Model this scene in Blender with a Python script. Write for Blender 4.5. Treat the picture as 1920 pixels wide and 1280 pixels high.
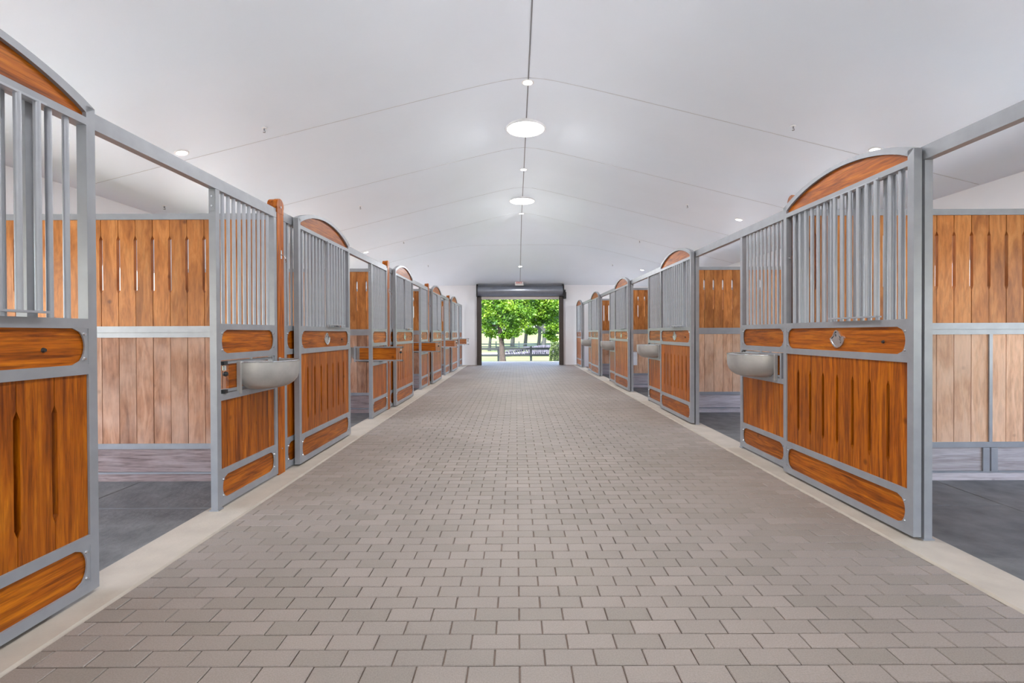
import bpy, math, random
from math import sin, cos, pi, sqrt, radians
from mathutils import Matrix, Vector

for o in list(bpy.data.objects):
    bpy.data.objects.remove(o, do_unlink=True)
sc = bpy.context.scene
col = sc.collection
rnd = random.Random(7)

# ------------------------------------------------------------------ camera
F_PX, CAM_H = 917.14, 1.314
PP = (967.18, 630.97)
PITCH, ROLL = -0.00721, -0.00396
cd = bpy.data.cameras.new('camera')
cam = bpy.data.objects.new('camera', cd)
col.objects.link(cam)
cp, sp, cr, sr = cos(PITCH), sin(PITCH), cos(ROLL), sin(ROLL)
right = Vector((cr, -sp * sr, cp * sr))
up = Vector((-sr, -sp * cr, cp * cr))
fwd = Vector((0, cp, sp))
M = Matrix((right, up, -fwd)).transposed().to_4x4()
M.translation = Vector((0, 0, CAM_H))
cam.matrix_world = M
cd.sensor_width = 36
cd.lens = F_PX / 1920 * 36
cd.shift_x = (960 - PP[0]) / 1920
cd.shift_y = (PP[1] - 640) / 1920
cd.clip_start = 0.05
cd.clip_end = 600
sc.camera = cam

# ------------------------------------------------------------------ world, sun, exposure
SKY_STRENGTH, SUN_STRENGTH = 0.72, 9.5
SOLATUBE_W, DOWNLIGHT_W = 36, 5
world = bpy.data.worlds.new('world')
sc.world = world
world.use_nodes = True
wn, wl = world.node_tree.nodes, world.node_tree.links
sky = wn.new('ShaderNodeTexSky')
sky.sky_type = 'NISHITA'
sky.sun_disc = False
sky.sun_elevation = radians(52)
sky.sun_rotation = radians(200)
sky.altitude = 50
sky.air_density = 1.0
sky.dust_density = 3.0
wl.new(sky.outputs[0], wn['Background'].inputs[0])
wn['Background'].inputs[1].default_value = SKY_STRENGTH
sd = bpy.data.lights.new('sun', 'SUN')
sd.energy = SUN_STRENGTH
sd.angle = radians(1.5)
sd.color = (1.0, 0.97, 0.94)
sun = bpy.data.objects.new('sun', sd)
col.objects.link(sun)
# light travels towards +Y (sun behind the photographer) and down
sun.rotation_euler = Vector((0.22, 1.0, -1.35)).to_track_quat('-Z', 'Y').to_euler()
sc.view_settings.view_transform = 'Standard'
sc.view_settings.look = 'None'
sc.view_settings.gamma = 1
sc.view_settings.use_curve_mapping = False
sc.view_settings.exposure = 1.08
sc.cycles.use_denoising = True
sc.cycles.max_bounces = 10
sc.cycles.diffuse_bounces = 6
sc.cycles.glossy_bounces = 4
sc.cycles.sample_clamp_indirect = 6

# ------------------------------------------------------------------ helpers
def tag(o, label=None, cat=None, group=None, kind=None):
    if label: o['label'] = label
    if cat: o['category'] = cat
    if group: o['group'] = group
    if kind: o['kind'] = kind
    return o

def empty(name, loc, rz=0.0, **k):
    o = bpy.data.objects.new(name, None)
    o.empty_display_size = 0.1
    o.location = loc
    o.rotation_euler = (0, 0, rz)
    col.objects.link(o)
    return tag(o, **k)

class MB:
    def __init__(s): s.v, s.f, s.t = [], [], []
    def add(s, vs, fs, tone=0.5):
        b = len(s.v)
        s.v += [tuple(p) for p in vs]
        s.f += [tuple(i + b for i in f) for f in fs]
        s.t += [tone] * len(fs)
        return s
    def box(s, x0, x1, y0, y1, z0, z1, tone=0.5):
        vs = [(x0,y0,z0),(x1,y0,z0),(x1,y1,z0),(x0,y1,z0),(x0,y0,z1),(x1,y0,z1),(x1,y1,z1),(x0,y1,z1)]
        return s.add(vs, [(0,3,2,1),(4,5,6,7),(0,1,5,4),(1,2,6,5),(2,3,7,6),(3,0,4,7)], tone)
    def tbox(s, x0, x1, y0, y1, z0, z1, c, tone=0.5):
        """box with its top edges chamfered by c"""
        zc = z1 - c
        vs = [(x0,y0,z0),(x1,y0,z0),(x1,y1,z0),(x0,y1,z0),(x0,y0,zc),(x1,y0,zc),(x1,y1,zc),(x0,y1,zc),
              (x0+c,y0+c,z1),(x1-c,y0+c,z1),(x1-c,y1-c,z1),(x0+c,y1-c,z1)]
        return s.add(vs, [(8,9,10,11),(0,1,5,4),(1,2,6,5),(2,3,7,6),(3,0,4,7),
                          (4,5,9,8),(5,6,10,9),(6,7,11,10),(7,4,8,11)], tone)
    def prism(s, poly, axis, a0, a1, tone=0.5):
        """poly: 2-D points in the plane normal to axis; order (y,z) for x, (x,z) for y, (x,y) for z"""
        n = len(poly)
        def P(p, a):
            return {'x': (a, p[0], p[1]), 'y': (p[0], a, p[1]), 'z': (p[0], p[1], a)}[axis]
        vs = [P(p, a0) for p in poly] + [P(p, a1) for p in poly]
        fs = [tuple(range(n))[::-1], tuple(range(n, 2 * n))]
        fs += [(i, (i + 1) % n, n + (i + 1) % n, n + i) for i in range(n)]
        return s.add(vs, fs, tone)
    def cyl(s, p0, p1, r0, r1=None, n=10, caps=True):
        r1 = r0 if r1 is None else r1
        p0, p1 = Vector(p0), Vector(p1)
        d = (p1 - p0).normalized()
        a = d.orthogonal().normalized(); b = d.cross(a)
        vs = [p0 + a * (r0 * cos(2*pi*i/n)) + b * (r0 * sin(2*pi*i/n)) for i in range(n)]
        vs += [p1 + a * (r1 * cos(2*pi*i/n)) + b * (r1 * sin(2*pi*i/n)) for i in range(n)]
        fs = [(i, (i+1) % n, n + (i+1) % n, n + i) for i in range(n)]
        if caps: fs += [tuple(range(n))[::-1], tuple(range(n, 2*n))]
        return s.add(vs, fs)
    def tube(s, pts, radii, n=8):
        for i in range(len(pts) - 1):
            s.cyl(pts[i], pts[i+1], radii[i], radii[i+1], n)
        return s
    def lathe(s, prof, c=(0,0,0), n=24, a0=0.0, a1=2*pi):
        """prof: (r,z) pairs, revolved about z"""
        full = abs(a1 - a0 - 2*pi) < 1e-6
        m = n if full else n + 1
        vs = []
        for r, z in prof:
            for i in range(m):
                a = a0 + (a1 - a0) * i / n
                vs.append((c[0] + r*cos(a), c[1] + r*sin(a), c[2] + z))
        fs = []
        for j in range(len(prof) - 1):
            for i in range(n):
                k = (i + 1) % m
                fs.append((j*m+i, j*m+k, (j+1)*m+k, (j+1)*m+i))
        return s.add(vs, fs)
    def mesh(s, name, mat, smooth=False, fix=True):
        me = bpy.data.meshes.new(name)
        me.from_pydata(s.v, [], s.f)
        if mat: me.materials.append(mat)
        at = me.attributes.new('tone', 'FLOAT', 'FACE')
        at.data.foreach_set('value', s.t)
        if fix:
            import bmesh
            bm = bmesh.new(); bm.from_mesh(me)
            bmesh.ops.recalc_face_normals(bm, faces=bm.faces)
            bm.to_mesh(me); bm.free()
        if smooth:
            me.polygons.foreach_set('use_smooth', [True] * len(me.polygons))
            try: me.set_sharp_from_angle(angle=radians(40))
            except Exception: pass
        me.update()
        return me
    def build(s, name, mat, parent=None, smooth=False, fix=True, loc=None):
        o = bpy.data.objects.new(name, s.mesh(name, mat, smooth, fix))
        col.objects.link(o)
        if parent: o.parent = parent
        if loc: o.location = loc
        return o

def inst(name, me, parent, loc=(0,0,0), rz=0.0):
    o = bpy.data.objects.new(name, me)
    col.objects.link(o)
    o.parent = parent
    o.location = loc
    if rz: o.rotation_euler = (0, 0, rz)
    return o

KIDS = {}
def copy_tree(o, parent=None):
    c = o.copy(); col.objects.link(c)
    c.parent = parent
    for ch in o.children: copy_tree(ch, c)
    return c

# ------------------------------------------------------------------ materials
def mat_new(name):
    m = bpy.data.materials.new(name); m.use_nodes = True
    return m, m.node_tree.nodes, m.node_tree.links, m.node_tree.nodes['Principled BSDF']

def ramp(n, stops):
    r = n.new('ShaderNodeValToRGB')
    e = r.color_ramp.elements
    while len(e) < len(stops): e.new(0.5)
    for i, (p, c) in enumerate(stops):
        e[i].position = p; e[i].color = (*c, 1)
    return r

def srgb(r, g, b):
    f = lambda c: (c/255)/12.92 if c/255 <= 0.04045 else ((c/255 + 0.055)/1.055) ** 2.4
    return (f(r), f(g), f(b))

def wood(name, dark, mid, light, axis, rough=0.4, coat=0.0, fine=0.5, wear=None, gs=26, ls=1.6):
    """grain runs along axis ('y' or 'z' or 'x') of the object"""
    m, n, l, b = mat_new(name)
    tc = n.new('ShaderNodeTexCoord'); oi = n.new('ShaderNodeObjectInfo')
    mul = n.new('ShaderNodeVectorMath'); mul.operation = 'SCALE'
    comb = n.new('ShaderNodeCombineXYZ')
    for i in range(3): l.new(oi.outputs['Random'], comb.inputs[i])
    l.new(comb.outputs[0], mul.inputs[0]); mul.inputs['Scale'].default_value = 37.0
    add = n.new('ShaderNodeVectorMath'); add.operation = 'ADD'
    l.new(tc.outputs['Object'], add.inputs[0]); l.new(mul.outputs[0], add.inputs[1])
    mp = n.new('ShaderNodeMapping'); l.new(add.outputs[0], mp.inputs[0])
    sx = {'x': (ls, gs, gs), 'y': (gs, ls, gs), 'z': (gs, gs, ls)}[axis]
    mp.inputs['Scale'].default_value = sx
    n1 = n.new('ShaderNodeTexNoise'); n1.inputs['Scale'].default_value = 1.0
    n1.inputs['Detail'].default_value = 5; n1.inputs['Roughness'].default_value = 0.62
    n1.inputs['Distortion'].default_value = 0.9
    l.new(mp.outputs[0], n1.inputs[0])
    r = ramp(n, [(0.30, dark), (0.5, mid), (0.72, light)])
    l.new(n1.outputs[0], r.inputs[0])
    # fine pores
    mp2 = n.new('ShaderNodeMapping'); l.new(add.outputs[0], mp2.inputs[0])
    mp2.inputs['Scale'].default_value = tuple(4.5 * v for v in sx)
    n2 = n.new('ShaderNodeTexNoise'); n2.inputs['Scale'].default_value = 1.0; n2.inputs['Detail'].default_value = 3
    l.new(mp2.outputs[0], n2.inputs[0])
    r2 = ramp(n, [(0.36, (1-fine,)*3), (0.56, (1, 1, 1))])
    l.new(n2.outputs[0], r2.inputs[0])
    mx = n.new('ShaderNodeMix'); mx.data_type = 'RGBA'; mx.blend_type = 'MULTIPLY'
    mx.inputs[0].default_value = 1
    l.new(r.outputs[0], mx.inputs[6]); l.new(r2.outputs[0], mx.inputs[7])
    # knots
    vo = n.new('ShaderNodeTexVoronoi'); vo.inputs['Scale'].default_value = 3.2
    l.new(add.outputs[0], vo.inputs[0])
    r3 = ramp(n, [(0.03, (0.35, 0.3, 0.28)), (0.09, (1, 1, 1))])
    l.new(vo.outputs['Distance'], r3.inputs[0])
    mx2 = n.new('ShaderNodeMix'); mx2.data_type = 'RGBA'; mx2.blend_type = 'MULTIPLY'
    mx2.inputs[0].default_value = 0.8
    l.new(mx.outputs[2], mx2.inputs[6]); l.new(r3.outputs[0], mx2.inputs[7])
    # per board tone
    mr = n.new('ShaderNodeMapRange'); mr.inputs[3].default_value = 0.84; mr.inputs[4].default_value = 1.14
    l.new(oi.outputs['Random'], mr.inputs[0])
    sc_ = n.new('ShaderNodeVectorMath'); sc_.operation = 'SCALE'
    l.new(mx2.outputs[2], sc_.inputs[0]); l.new(mr.outputs[0], sc_.inputs['Scale'])
    out = sc_.outputs[0]
    if wear:
        n4 = n.new('ShaderNodeTexNoise'); n4.inputs['Scale'].default_value = 2.4; n4.inputs['Detail'].default_value = 4
        l.new(add.outputs[0], n4.inputs[0])
        r4 = ramp(n, [(0.45, (0, 0, 0)), (0.7, (0.55, 0.55, 0.55))])
        l.new(n4.outputs[0], r4.inputs[0])
        mx4 = n.new('ShaderNodeMix'); mx4.data_type = 'RGBA'
        l.new(r4.outputs[0], mx4.inputs[0]); l.new(out, mx4.inputs[6]); mx4.inputs[7].default_value = (*wear, 1)
        out = mx4.outputs[2]
    l.new(out, b.inputs['Base Color'])
    b.inputs['Roughness'].default_value = rough
    b.inputs['Coat Weight'].default_value = coat
    b.inputs['Specular IOR Level'].default_value = 0.3
    b.inputs['Coat Roughness'].default_value = 0.22
    bp = n.new('ShaderNodeBump'); bp.inputs['Strength'].default_value = 0.25; bp.inputs['Distance'].default_value = 0.004
    l.new(n1.outputs[0], bp.inputs['Height']); l.new(bp.outputs[0], b.inputs['Normal'])
    return m

def plain(name, c, rough=0.5, metal=0.0, var=0.08, scale=6.0, bump=0.0, emit=None, bscale=60.0):
    m, n, l, b = mat_new(name)
    tc = n.new('ShaderNodeTexCoord')
    ns = n.new('ShaderNodeTexNoise'); ns.inputs['Scale'].default_value = scale; ns.inputs['Detail'].default_value = 4
    l.new(tc.outputs['Object'], ns.inputs[0])
    r = ramp(n, [(0.3, tuple(v*(1-var) for v in c)), (0.7, tuple(min(1, v*(1+var)) for v in c))])
    l.new(ns.outputs[0], r.inputs[0]); l.new(r.outputs[0], b.inputs['Base Color'])
    b.inputs['Roughness'].default_value = rough
    b.inputs['Metallic'].default_value = metal
    if bump:
        n2 = n.new('ShaderNodeTexNoise'); n2.inputs['Scale'].default_value = bscale; n2.inputs['Detail'].default_value = 3
        l.new(tc.outputs['Object'], n2.inputs[0])
        bp = n.new('ShaderNodeBump'); bp.inputs['Strength'].default_value = bump; bp.inputs['Distance'].default_value = 0.01
        l.new(n2.outputs[0], bp.inputs['Height']); l.new(bp.outputs[0], b.inputs['Normal'])
    if emit:
        b.inputs['Emission Color'].default_value = (*emit[0], 1)
        b.inputs['Emission Strength'].default_value = emit[1]
    return m

WD = dict(dark=srgb(106, 46, 1), mid=srgb(164, 84, 3), light=srgb(198, 114, 12))
M_wood_v = wood('stained_wood_upright', axis='z', rough=0.42, coat=0.06, fine=0.3, **WD)
M_wood_h = wood('stained_wood_level', axis='y', rough=0.42, coat=0.06, fine=0.35, **WD)
M_plank_up = wood('partition_wood_upper', srgb(150, 88, 36), srgb(184, 114, 54), srgb(206, 140, 78), 'z', rough=0.5, coat=0.1, fine=0.2, gs=10, ls=1.8)
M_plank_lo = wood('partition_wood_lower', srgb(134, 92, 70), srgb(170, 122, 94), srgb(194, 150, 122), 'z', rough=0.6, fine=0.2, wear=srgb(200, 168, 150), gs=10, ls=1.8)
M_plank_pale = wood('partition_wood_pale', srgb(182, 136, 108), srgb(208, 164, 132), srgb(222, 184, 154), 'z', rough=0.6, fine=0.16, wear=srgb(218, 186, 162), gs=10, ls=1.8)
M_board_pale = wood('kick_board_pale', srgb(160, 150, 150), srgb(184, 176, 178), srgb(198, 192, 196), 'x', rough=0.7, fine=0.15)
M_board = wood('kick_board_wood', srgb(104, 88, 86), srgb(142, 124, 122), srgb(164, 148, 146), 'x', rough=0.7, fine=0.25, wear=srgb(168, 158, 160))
M_steel = plain('galvanised_steel', srgb(150, 152, 157), 0.36, 0.25, 0.07, 9)
M_bar = plain('grille_bar_steel', srgb(166, 168, 175), 0.36, 0.3, 0.06, 9)
M_chrome = plain('bright_metal', srgb(200, 202, 205), 0.25, 0.8, 0.04)
M_bowl = plain('aluminium_bowl', srgb(172, 169, 166), 0.36, 0.3, 0.16, 6, 0.08)
M_black = plain('black_rubber', (0.018, 0.018, 0.02), 0.5)
M_dark = plain('dark_door_metal', srgb(74, 66, 62), 0.45, 0.3)
M_hood = plain('slate_roller_metal', srgb(140, 144, 154), 0.3, 0.55, 0.1, 3)
M_white = plain('white_ceiling_board', srgb(234, 241, 250), 0.42, 0, 0.012, 1.3, 0.02, bscale=9)
M_wall = plain('white_wall_board', srgb(236, 236, 240), 0.6, 0, 0.012, 2)
M_trim = plain('white_lamp_trim', srgb(238, 238, 238), 0.4)
M_seam = plain('ceiling_seam_grey', srgb(196, 196, 200), 0.6)
M_ridge = plain('ridge_seam_grey', srgb(132, 132, 136), 0.6)
M_lens = plain('lamp_lens', (0.9, 0.9, 0.9), 0.4, emit=((1.0, 0.99, 0.97), 4.0))
M_kerb = plain('concrete_kerb', srgb(172, 161, 148), 0.8, 0, 0.08, 5, 0.15)
M_rubber = plain('rubber_matting', srgb(104, 104, 103), 0.8, 0, 0.28, 5, 0.6, bscale=22)
M_red = plain('red_letters', (0.6, 0.02, 0.02), 0.4, emit=((0.8, 0.05, 0.04), 0.1))
M_sign = plain('white_sign_plastic', srgb(228, 226, 222), 0.4)
M_fence = plain('black_fence_paint', srgb(10, 18, 24), 0.6)
M_bark = plain('tree_bark', srgb(50, 42, 38), 0.9, 0, 0.35, 7, 0.6, bscale=20)
M_bark2 = plain('dark_tree_bark', srgb(40, 44, 42), 0.9, 0, 0.3, 5)
M_stone = plain('grey_field_stone', srgb(62, 62, 74), 0.9, 0, 0.4, 3)
M_path = plain('pale_bounce_gravel', srgb(226, 222, 214), 0.95, 0, 0.08, 2)
M_mortar = plain('joint_sand', srgb(128, 108, 96), 0.95, 0, 0.15, 20)
M_paper = plain('white_paper', srgb(232, 236, 242), 0.7)

def paver_mat():
    m, n, l, b = mat_new('concrete_paver')
    tc = n.new('ShaderNodeTexCoord'); at = n.new('ShaderNodeAttribute'); at.attribute_name = 'tone'
    oi = n.new('ShaderNodeObjectInfo')
    geo = n.new('ShaderNodeNewGeometry')
    r0 = ramp(n, [(0.0, srgb(137, 127, 118)), (0.5, srgb(144, 133, 125)), (1.0, srgb(151, 139, 131))])
    l.new(at.outputs['Fac'], r0.inputs[0])
    big = n.new('ShaderNodeTexNoise'); big.inputs['Scale'].default_value = 0.55; big.inputs['Detail'].default_value = 3
    l.new(geo.outputs['Position'], big.inputs[0])
    r1 = ramp(n, [(0.35, (0.88, 0.88, 0.88)), (0.65, (1.03, 1.02, 1.01))])
    l.new(big.outputs[0], r1.inputs[0])
    fine = n.new('ShaderNodeTexNoise'); fine.inputs['Scale'].default_value = 170; fine.inputs['Detail'].default_value = 2
    l.new(geo.outputs['Position'], fine.inputs[0])
    r2 = ramp(n, [(0.3, (0.86, 0.85, 0.84)), (0.7, (1.09, 1.09, 1.09))])
    l.new(fine.outputs[0], r2.inputs[0])
    a = n.new('ShaderNodeMix'); a.data_type = 'RGBA'; a.blend_type = 'MULTIPLY'; a.inputs[0].default_value = 1
    l.new(r0.outputs[0], a.inputs[6]); l.new(r1.outputs[0], a.inputs[7])
    c = n.new('ShaderNodeMix'); c.data_type = 'RGBA'; c.blend_type = 'MULTIPLY'; c.inputs[0].default_value = 1
    l.new(a.outputs[2], c.inputs[6]); l.new(r2.outputs[0], c.inputs[7])
    l.new(c.outputs[2], b.inputs['Base Color'])
    b.inputs['Roughness'].default_value = 0.62
    bp = n.new('ShaderNodeBump'); bp.inputs['Strength'].default_value = 0.2; bp.inputs['Distance'].default_value = 0.002
    l.new(fine.outputs[0], bp.inputs['Height']); l.new(bp.outputs[0], b.inputs['Normal'])
    return m
M_paver = paver_mat()

def leaf_mat(name, c0, c1, c2, scale=1.6):
    m, n, l, b = mat_new(name)
    geo = n.new('ShaderNodeNewGeometry')
    ns = n.new('ShaderNodeTexNoise'); ns.inputs['Scale'].default_value = scale; ns.inputs['Detail'].default_value = 5
    l.new(geo.outputs['Position'], ns.inputs[0])
    r = ramp(n, [(0.32, c0), (0.5, c1), (0.68, c2)])
    l.new(ns.outputs[0], r.inputs[0]); l.new(r.outputs[0], b.inputs['Base Color'])
    b.inputs['Roughness'].default_value = 0.55
    tr = n.new('ShaderNodeBsdfTranslucent'); l.new(r.outputs[0], tr.inputs[0])
    mx = n.new('ShaderNodeMixShader'); mx.inputs[0].default_value = 0.4
    l.new(b.outputs[0], mx.inputs[1]); l.new(tr.outputs[0], mx.inputs[2])
    l.new(mx.outputs[0], n['Material Output'].inputs[0])
    return m
M_leaf = leaf_mat('bright_leaves', srgb(40, 74, 10), srgb(74, 114, 16), srgb(122, 152, 42), 1.3)
M_leaf_d = leaf_mat('deep_green_leaves', srgb(14, 46, 24), srgb(30, 68, 28), srgb(54, 94, 34), 0.8)
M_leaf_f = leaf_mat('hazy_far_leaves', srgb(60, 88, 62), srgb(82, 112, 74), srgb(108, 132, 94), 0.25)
M_hedge = leaf_mat('hedge_leaves', srgb(34, 50, 22), srgb(60, 78, 32), srgb(86, 100, 48), 4)
def grass_mat():
    m, n, l, b = mat_new('sunny_grass')
    geo = n.new('ShaderNodeNewGeometry')
    ns = n.new('ShaderNodeTexNoise'); ns.inputs['Scale'].default_value = 0.25; ns.inputs['Detail'].default_value = 6
    l.new(geo.outputs['Position'], ns.inputs[0])
    r = ramp(n, [(0.35, srgb(66, 82, 38)), (0.6, srgb(88, 96, 52))])
    l.new(ns.outputs[0], r.inputs[0]); l.new(r.outputs[0], b.inputs['Base Color'])
    b.inputs['Roughness'].default_value = 0.95
    return m
M_grass = grass_mat()

# ------------------------------------------------------------------ layout constants (metres, camera at the origin, Y away)
P = 3.89                       # stall pitch
XL, XR = -2.207, 2.554         # aisle faces of the stall fronts
OL, OR_ = -5.87, 6.22          # outer walls
KL, KR = -1.986, 2.356         # paving edges
CX = 0.175                     # ridge
Y_END, Y_BACK = 20.2, -9.0
SF = -0.06                     # stall floor level

# ------------------------------------------------------------------ setting: floor
fl = MB().box(KL, KR, Y_BACK, 22.6, -0.12, -0.010).build('floor', M_mortar)
tag(fl, kind='structure')
BW, BD, G = 0.2032, 0.1016, 0.0042
def paver_mb(x0, x1, y0, y1, tone, m=None):
    m = m or MB()
    return m.tbox(x0, x1, y0, y1, -0.05, 0.0, 0.0035, tone)
pav_mesh = [paver_mb(-BW/2+G/2, BW/2-G/2, -BD/2+G/2, BD/2-G/2, t/9).mesh('paver', M_paver, fix=False) for t in range(10)]
rest = MB()
placed = 0
r_first = -1 - 2     # row 0 spans Y 1.926..2.028
rows_near = []
j = int((Y_BACK - 1.926) / BD)
while True:
    y0 = 1.926 + j * BD
    if y0 + BD > 22.6: break
    off = 0.010 if j % 2 else 0.010 - BW / 2
    i0 = math.floor((KL - off) / BW)
    x = off + i0 * BW
    while x < KR:
        a, b_ = max(x, KL), min(x + BW, KR)
        if b_ - a > 0.03:
            t = min(9, max(0, int(rnd.gauss(4.5, 2.2))))
            dz = rnd.uniform(-0.0012, 0.0008)
            full = b_ - a > BW - 1e-4
            if full and j >= -1 and placed < 300:
                inst('paver', pav_mesh[t], fl, ((a + b_) / 2, y0 + BD / 2, dz)); placed += 1
            else:
                g = G / 2
                rest.tbox(a + g, b_ - g, y0 + g, y0 + BD - g, -0.05, dz, 0.0035, t / 9)
        x += BW
    j += 1
o = rest.build('paver', M_paver, fl, fix=False)
tag(o, kind='stuff')
tag(MB().tbox(KL-0.335, KL-0.004, Y_BACK, 20.2, -0.15, 0.006, 0.012).build('trim_1', M_kerb), kind='structure')
tag(MB().tbox(KR+0.004, KR+0.315, Y_BACK, 20.2, -0.15, 0.006, 0.012).build('trim_2', M_kerb), kind='structure')
# rubber matting of the stalls
for side, (xa, xb) in {'left': (OL, KL-0.339), 'right': (KR+0.319, OR_)}.items():
    sf = MB().box(xa, xb, Y_BACK, Y_END, -0.2, SF-0.02).build('stall_floor', M_mortar)
    tag(sf, kind='structure')
    w = (xb - xa) / 3
    me = MB().tbox(0.004, w-0.004, 0.004, 1.826, -0.04, 0.0, 0.006).mesh('mat', M_rubber)
    for i in range(3):
        for jj in range(-1, 11):
            inst('mat', me, sf, (xa + i * w, 0.2 + jj * 1.83 + (0.9 if i % 2 else 0), SF + rnd.uniform(-0.002, 0.002))) if 0.2 + jj*1.83 + (0.9 if i % 2 else 0) + 1.83 < Y_END else None

# ------------------------------------------------------------------ setting: ceiling and walls
SL = 0.2516
def zc(x, y):
    d = abs(x - CX)
    e = max(0.0, y - 14.25, -(y + 3.1))
    p = 7.0
    D = (d ** p + e ** p) ** (1 / p) if (d > 0 or e > 0) else 0
    return 4.791 - SL * sqrt(D * D + 0.085)
cm = MB()
nx, ny = 52, 120
xs = [OL - 0.02 + (OR_ - OL + 0.04) * i / nx for i in range(nx + 1)]
ysg = [Y_BACK + (Y_END + 0.02 - Y_BACK) * i / ny for i in range(ny + 1)]
vs = [(x, y, zc(x, y)) for y in ysg for x in xs]
fs = [(q*(nx+1)+p_, q*(nx+1)+p_+1, (q+1)*(nx+1)+p_+1, (q+1)*(nx+1)+p_) for q in range(ny) for p_ in range(nx)]
cm.add(vs, fs)
ceil = cm.build('ceiling', M_white, smooth=True, fix=False)
tag(ceil, kind='structure')
# seams between the ceiling boards
k = 0
for ys_ in [6.545 + 2.45 * i for i in range(0, 5)]:
    sm = MB()
    n = 60
    for i in range(n):
        xa = OL + 0.03 + (OR_ - OL - 0.06) * i / n; xb = OL + 0.03 + (OR_ - OL - 0.06) * (i + 1) / n
        y0, y1 = ys_ - 0.004, ys_ + 0.004
        za, zb = zc(xa, ys_) - 0.003, zc(xb, ys_) - 0.003
        sm.add([(xa, y0, za), (xb, y0, zb), (xb, y1, zb), (xa, y1, za), (xa, y0, za+0.01), (xb, y0, zb+0.01), (xb, y1, zb+0.01), (xa, y1, za+0.01)],
               [(0,1,2,3), (0,1,5,4), (3,2,6,7)])
    sm.build('panel_seam', M_seam, ceil)
sm = MB()
for i in range(110):
    ya = -3 + 22.9 * i / 110; yb = -3 + 22.9 * (i + 1) / 110
    x0, x1 = CX - 0.002, CX + 0.014
    za, zb = zc(CX, ya) - 0.005, zc(CX, yb) - 0.005
    sm.add([(x0, ya, za), (x1, ya, za), (x1, yb, zb), (x0, yb, zb), (x0, ya, za+0.01), (x1, ya, za+0.01), (x1, yb, zb+0.01), (x0, yb, zb+0.01)],
           [(0,1,2,3), (0,3,7,4), (1,2,6,5)])
sm.build('ridge_seam', M_ridge, ceil)
# roof covering above the ceiling (keeps sun and sky out), with eaves
rf = MB()
E = 0.9
c = [(OL-E, Y_BACK-E), (OR_+E, Y_BACK-E), (OR_+E, Y_END+E), (OL-E, Y_END+E)]
rf.add([(x, y, 3.42) for x, y in c] + [(x, y, 3.36) for x, y in c] + [(CX, -2.5, 5.25), (CX, 14.0, 5.25)],
       [(0,1,8), (1,2,9,8), (2,3,9), (3,0,8,9)])
rf.add([(x, y, 3.36) for x, y in c] + [(x, y, 3.42) for x, y in c], [(0,1,5,4), (1,2,6,5), (2,3,7,6), (3,0,4,7)])
for (x0, x1, y0, y1) in ((OL-E, OL+0.0, Y_BACK-E, Y_END+E), (OR_, OR_+E, Y_BACK-E, Y_END+E), (OL, OR_, Y_BACK-E, Y_BACK), (OL, OR_, Y_END+0.15, Y_END+E)):
    rf.add([(x0,y0,3.36),(x1,y0,3.36),(x1,y1,3.36),(x0,y1,3.36)], [(0,1,2,3)])
tag(rf.build('roof', plain('roof_shingle', srgb(90, 88, 86), 0.9)), kind='structure')

# long outer walls; unseen stall windows, enlarged to let more daylight in
def outer_wall(name, xa, xb):
    m = MB()
    z0w, z1w = 0.55, 2.36
    m.box(xa, xb, Y_BACK, Y_END + 0.15, -0.2, z0w)
    m.box(xa, xb, Y_BACK, Y_END + 0.15, z1w, 3.40)
    edges = [Y_BACK]
    for k in range(-2, 4):
        c0 = 2.6 + P * k
        edges += [c0 - 1.6, c0 + 1.6]
    c0 = 2.6 + P * 4
    edges += [c0 - 1.3, c0 + 1.3, Y_END + 0.15]
    for i in range(0, len(edges), 2):
        m.box(xa, xb, edges[i], edges[i+1], z0w, z1w)
    w = tag(m.build(name, M_wall), kind='structure')
    for i in range(1, len(edges) - 1, 2):
        a, b = edges[i], edges[i+1]
        f = MB()
        for (u0, u1, v0, v1) in ((a, b, z0w, z0w+0.05), (a, b, z1w-0.05, z1w), (a, a+0.05, z0w+0.05, z1w-0.05), (b-0.05, b, z0w+0.05, z1w-0.05), ((a+b)/2-0.025, (a+b)/2+0.025, z0w+0.05, z1w-0.05)):
            f.box(xa+0.02, xb-0.02, u0, u1, v0, v1)
        f.build('window_frame', M_trim, w)
        pl = bpy.data.lights.new('window_daylight', 'AREA'); pl.shape = 'RECTANGLE'
        pl.size = b - a; pl.size_y = z1w - z0w
        pl.cycles.is_portal = True
        po = bpy.data.objects.new('window_daylight', pl); col.objects.link(po)
        xm = xb + 0.005 if xa > 0 else xa - 0.005
        po.location = (xm, (a+b)/2, (z0w+z1w)/2)
        d = Vector((-1, 0, 0)) if xa > 0 else Vector((1, 0, 0))
        po.rotation_euler = d.to_track_quat('-Z', 'Z').to_euler()
        # size axis along Y
        po.rotation_euler = (radians(90), 0, radians(90) if xa > 0 else radians(-90))
        po.parent = w
outer_wall('wall_left', OL - 0.15, OL)
outer_wall('wall_right', OR_, OR_ + 0.15)
# end walls with the roller door opening
def end_wall(name, y0, y1, xo0, xo1, zo):
    m = MB()
    m.box(OL - 0.15, xo0, y0, y1, -0.2, 3.45)
    m.box(xo1, OR_ + 0.15, y0, y1, -0.2, 3.45)
    m.box(xo0, xo1, y0, y1, zo, 3.45)
    return tag(m.build(name, M_wall), kind='structure')
DX0, DX1, DZ = -1.43, 1.80, 2.74
end_wall('wall_back', Y_END, Y_END + 0.15, DX0, DX1, DZ)
end_wall('wall_front', Y_BACK - 0.15, Y_BACK, DX0, DX1, 2.9)

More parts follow.
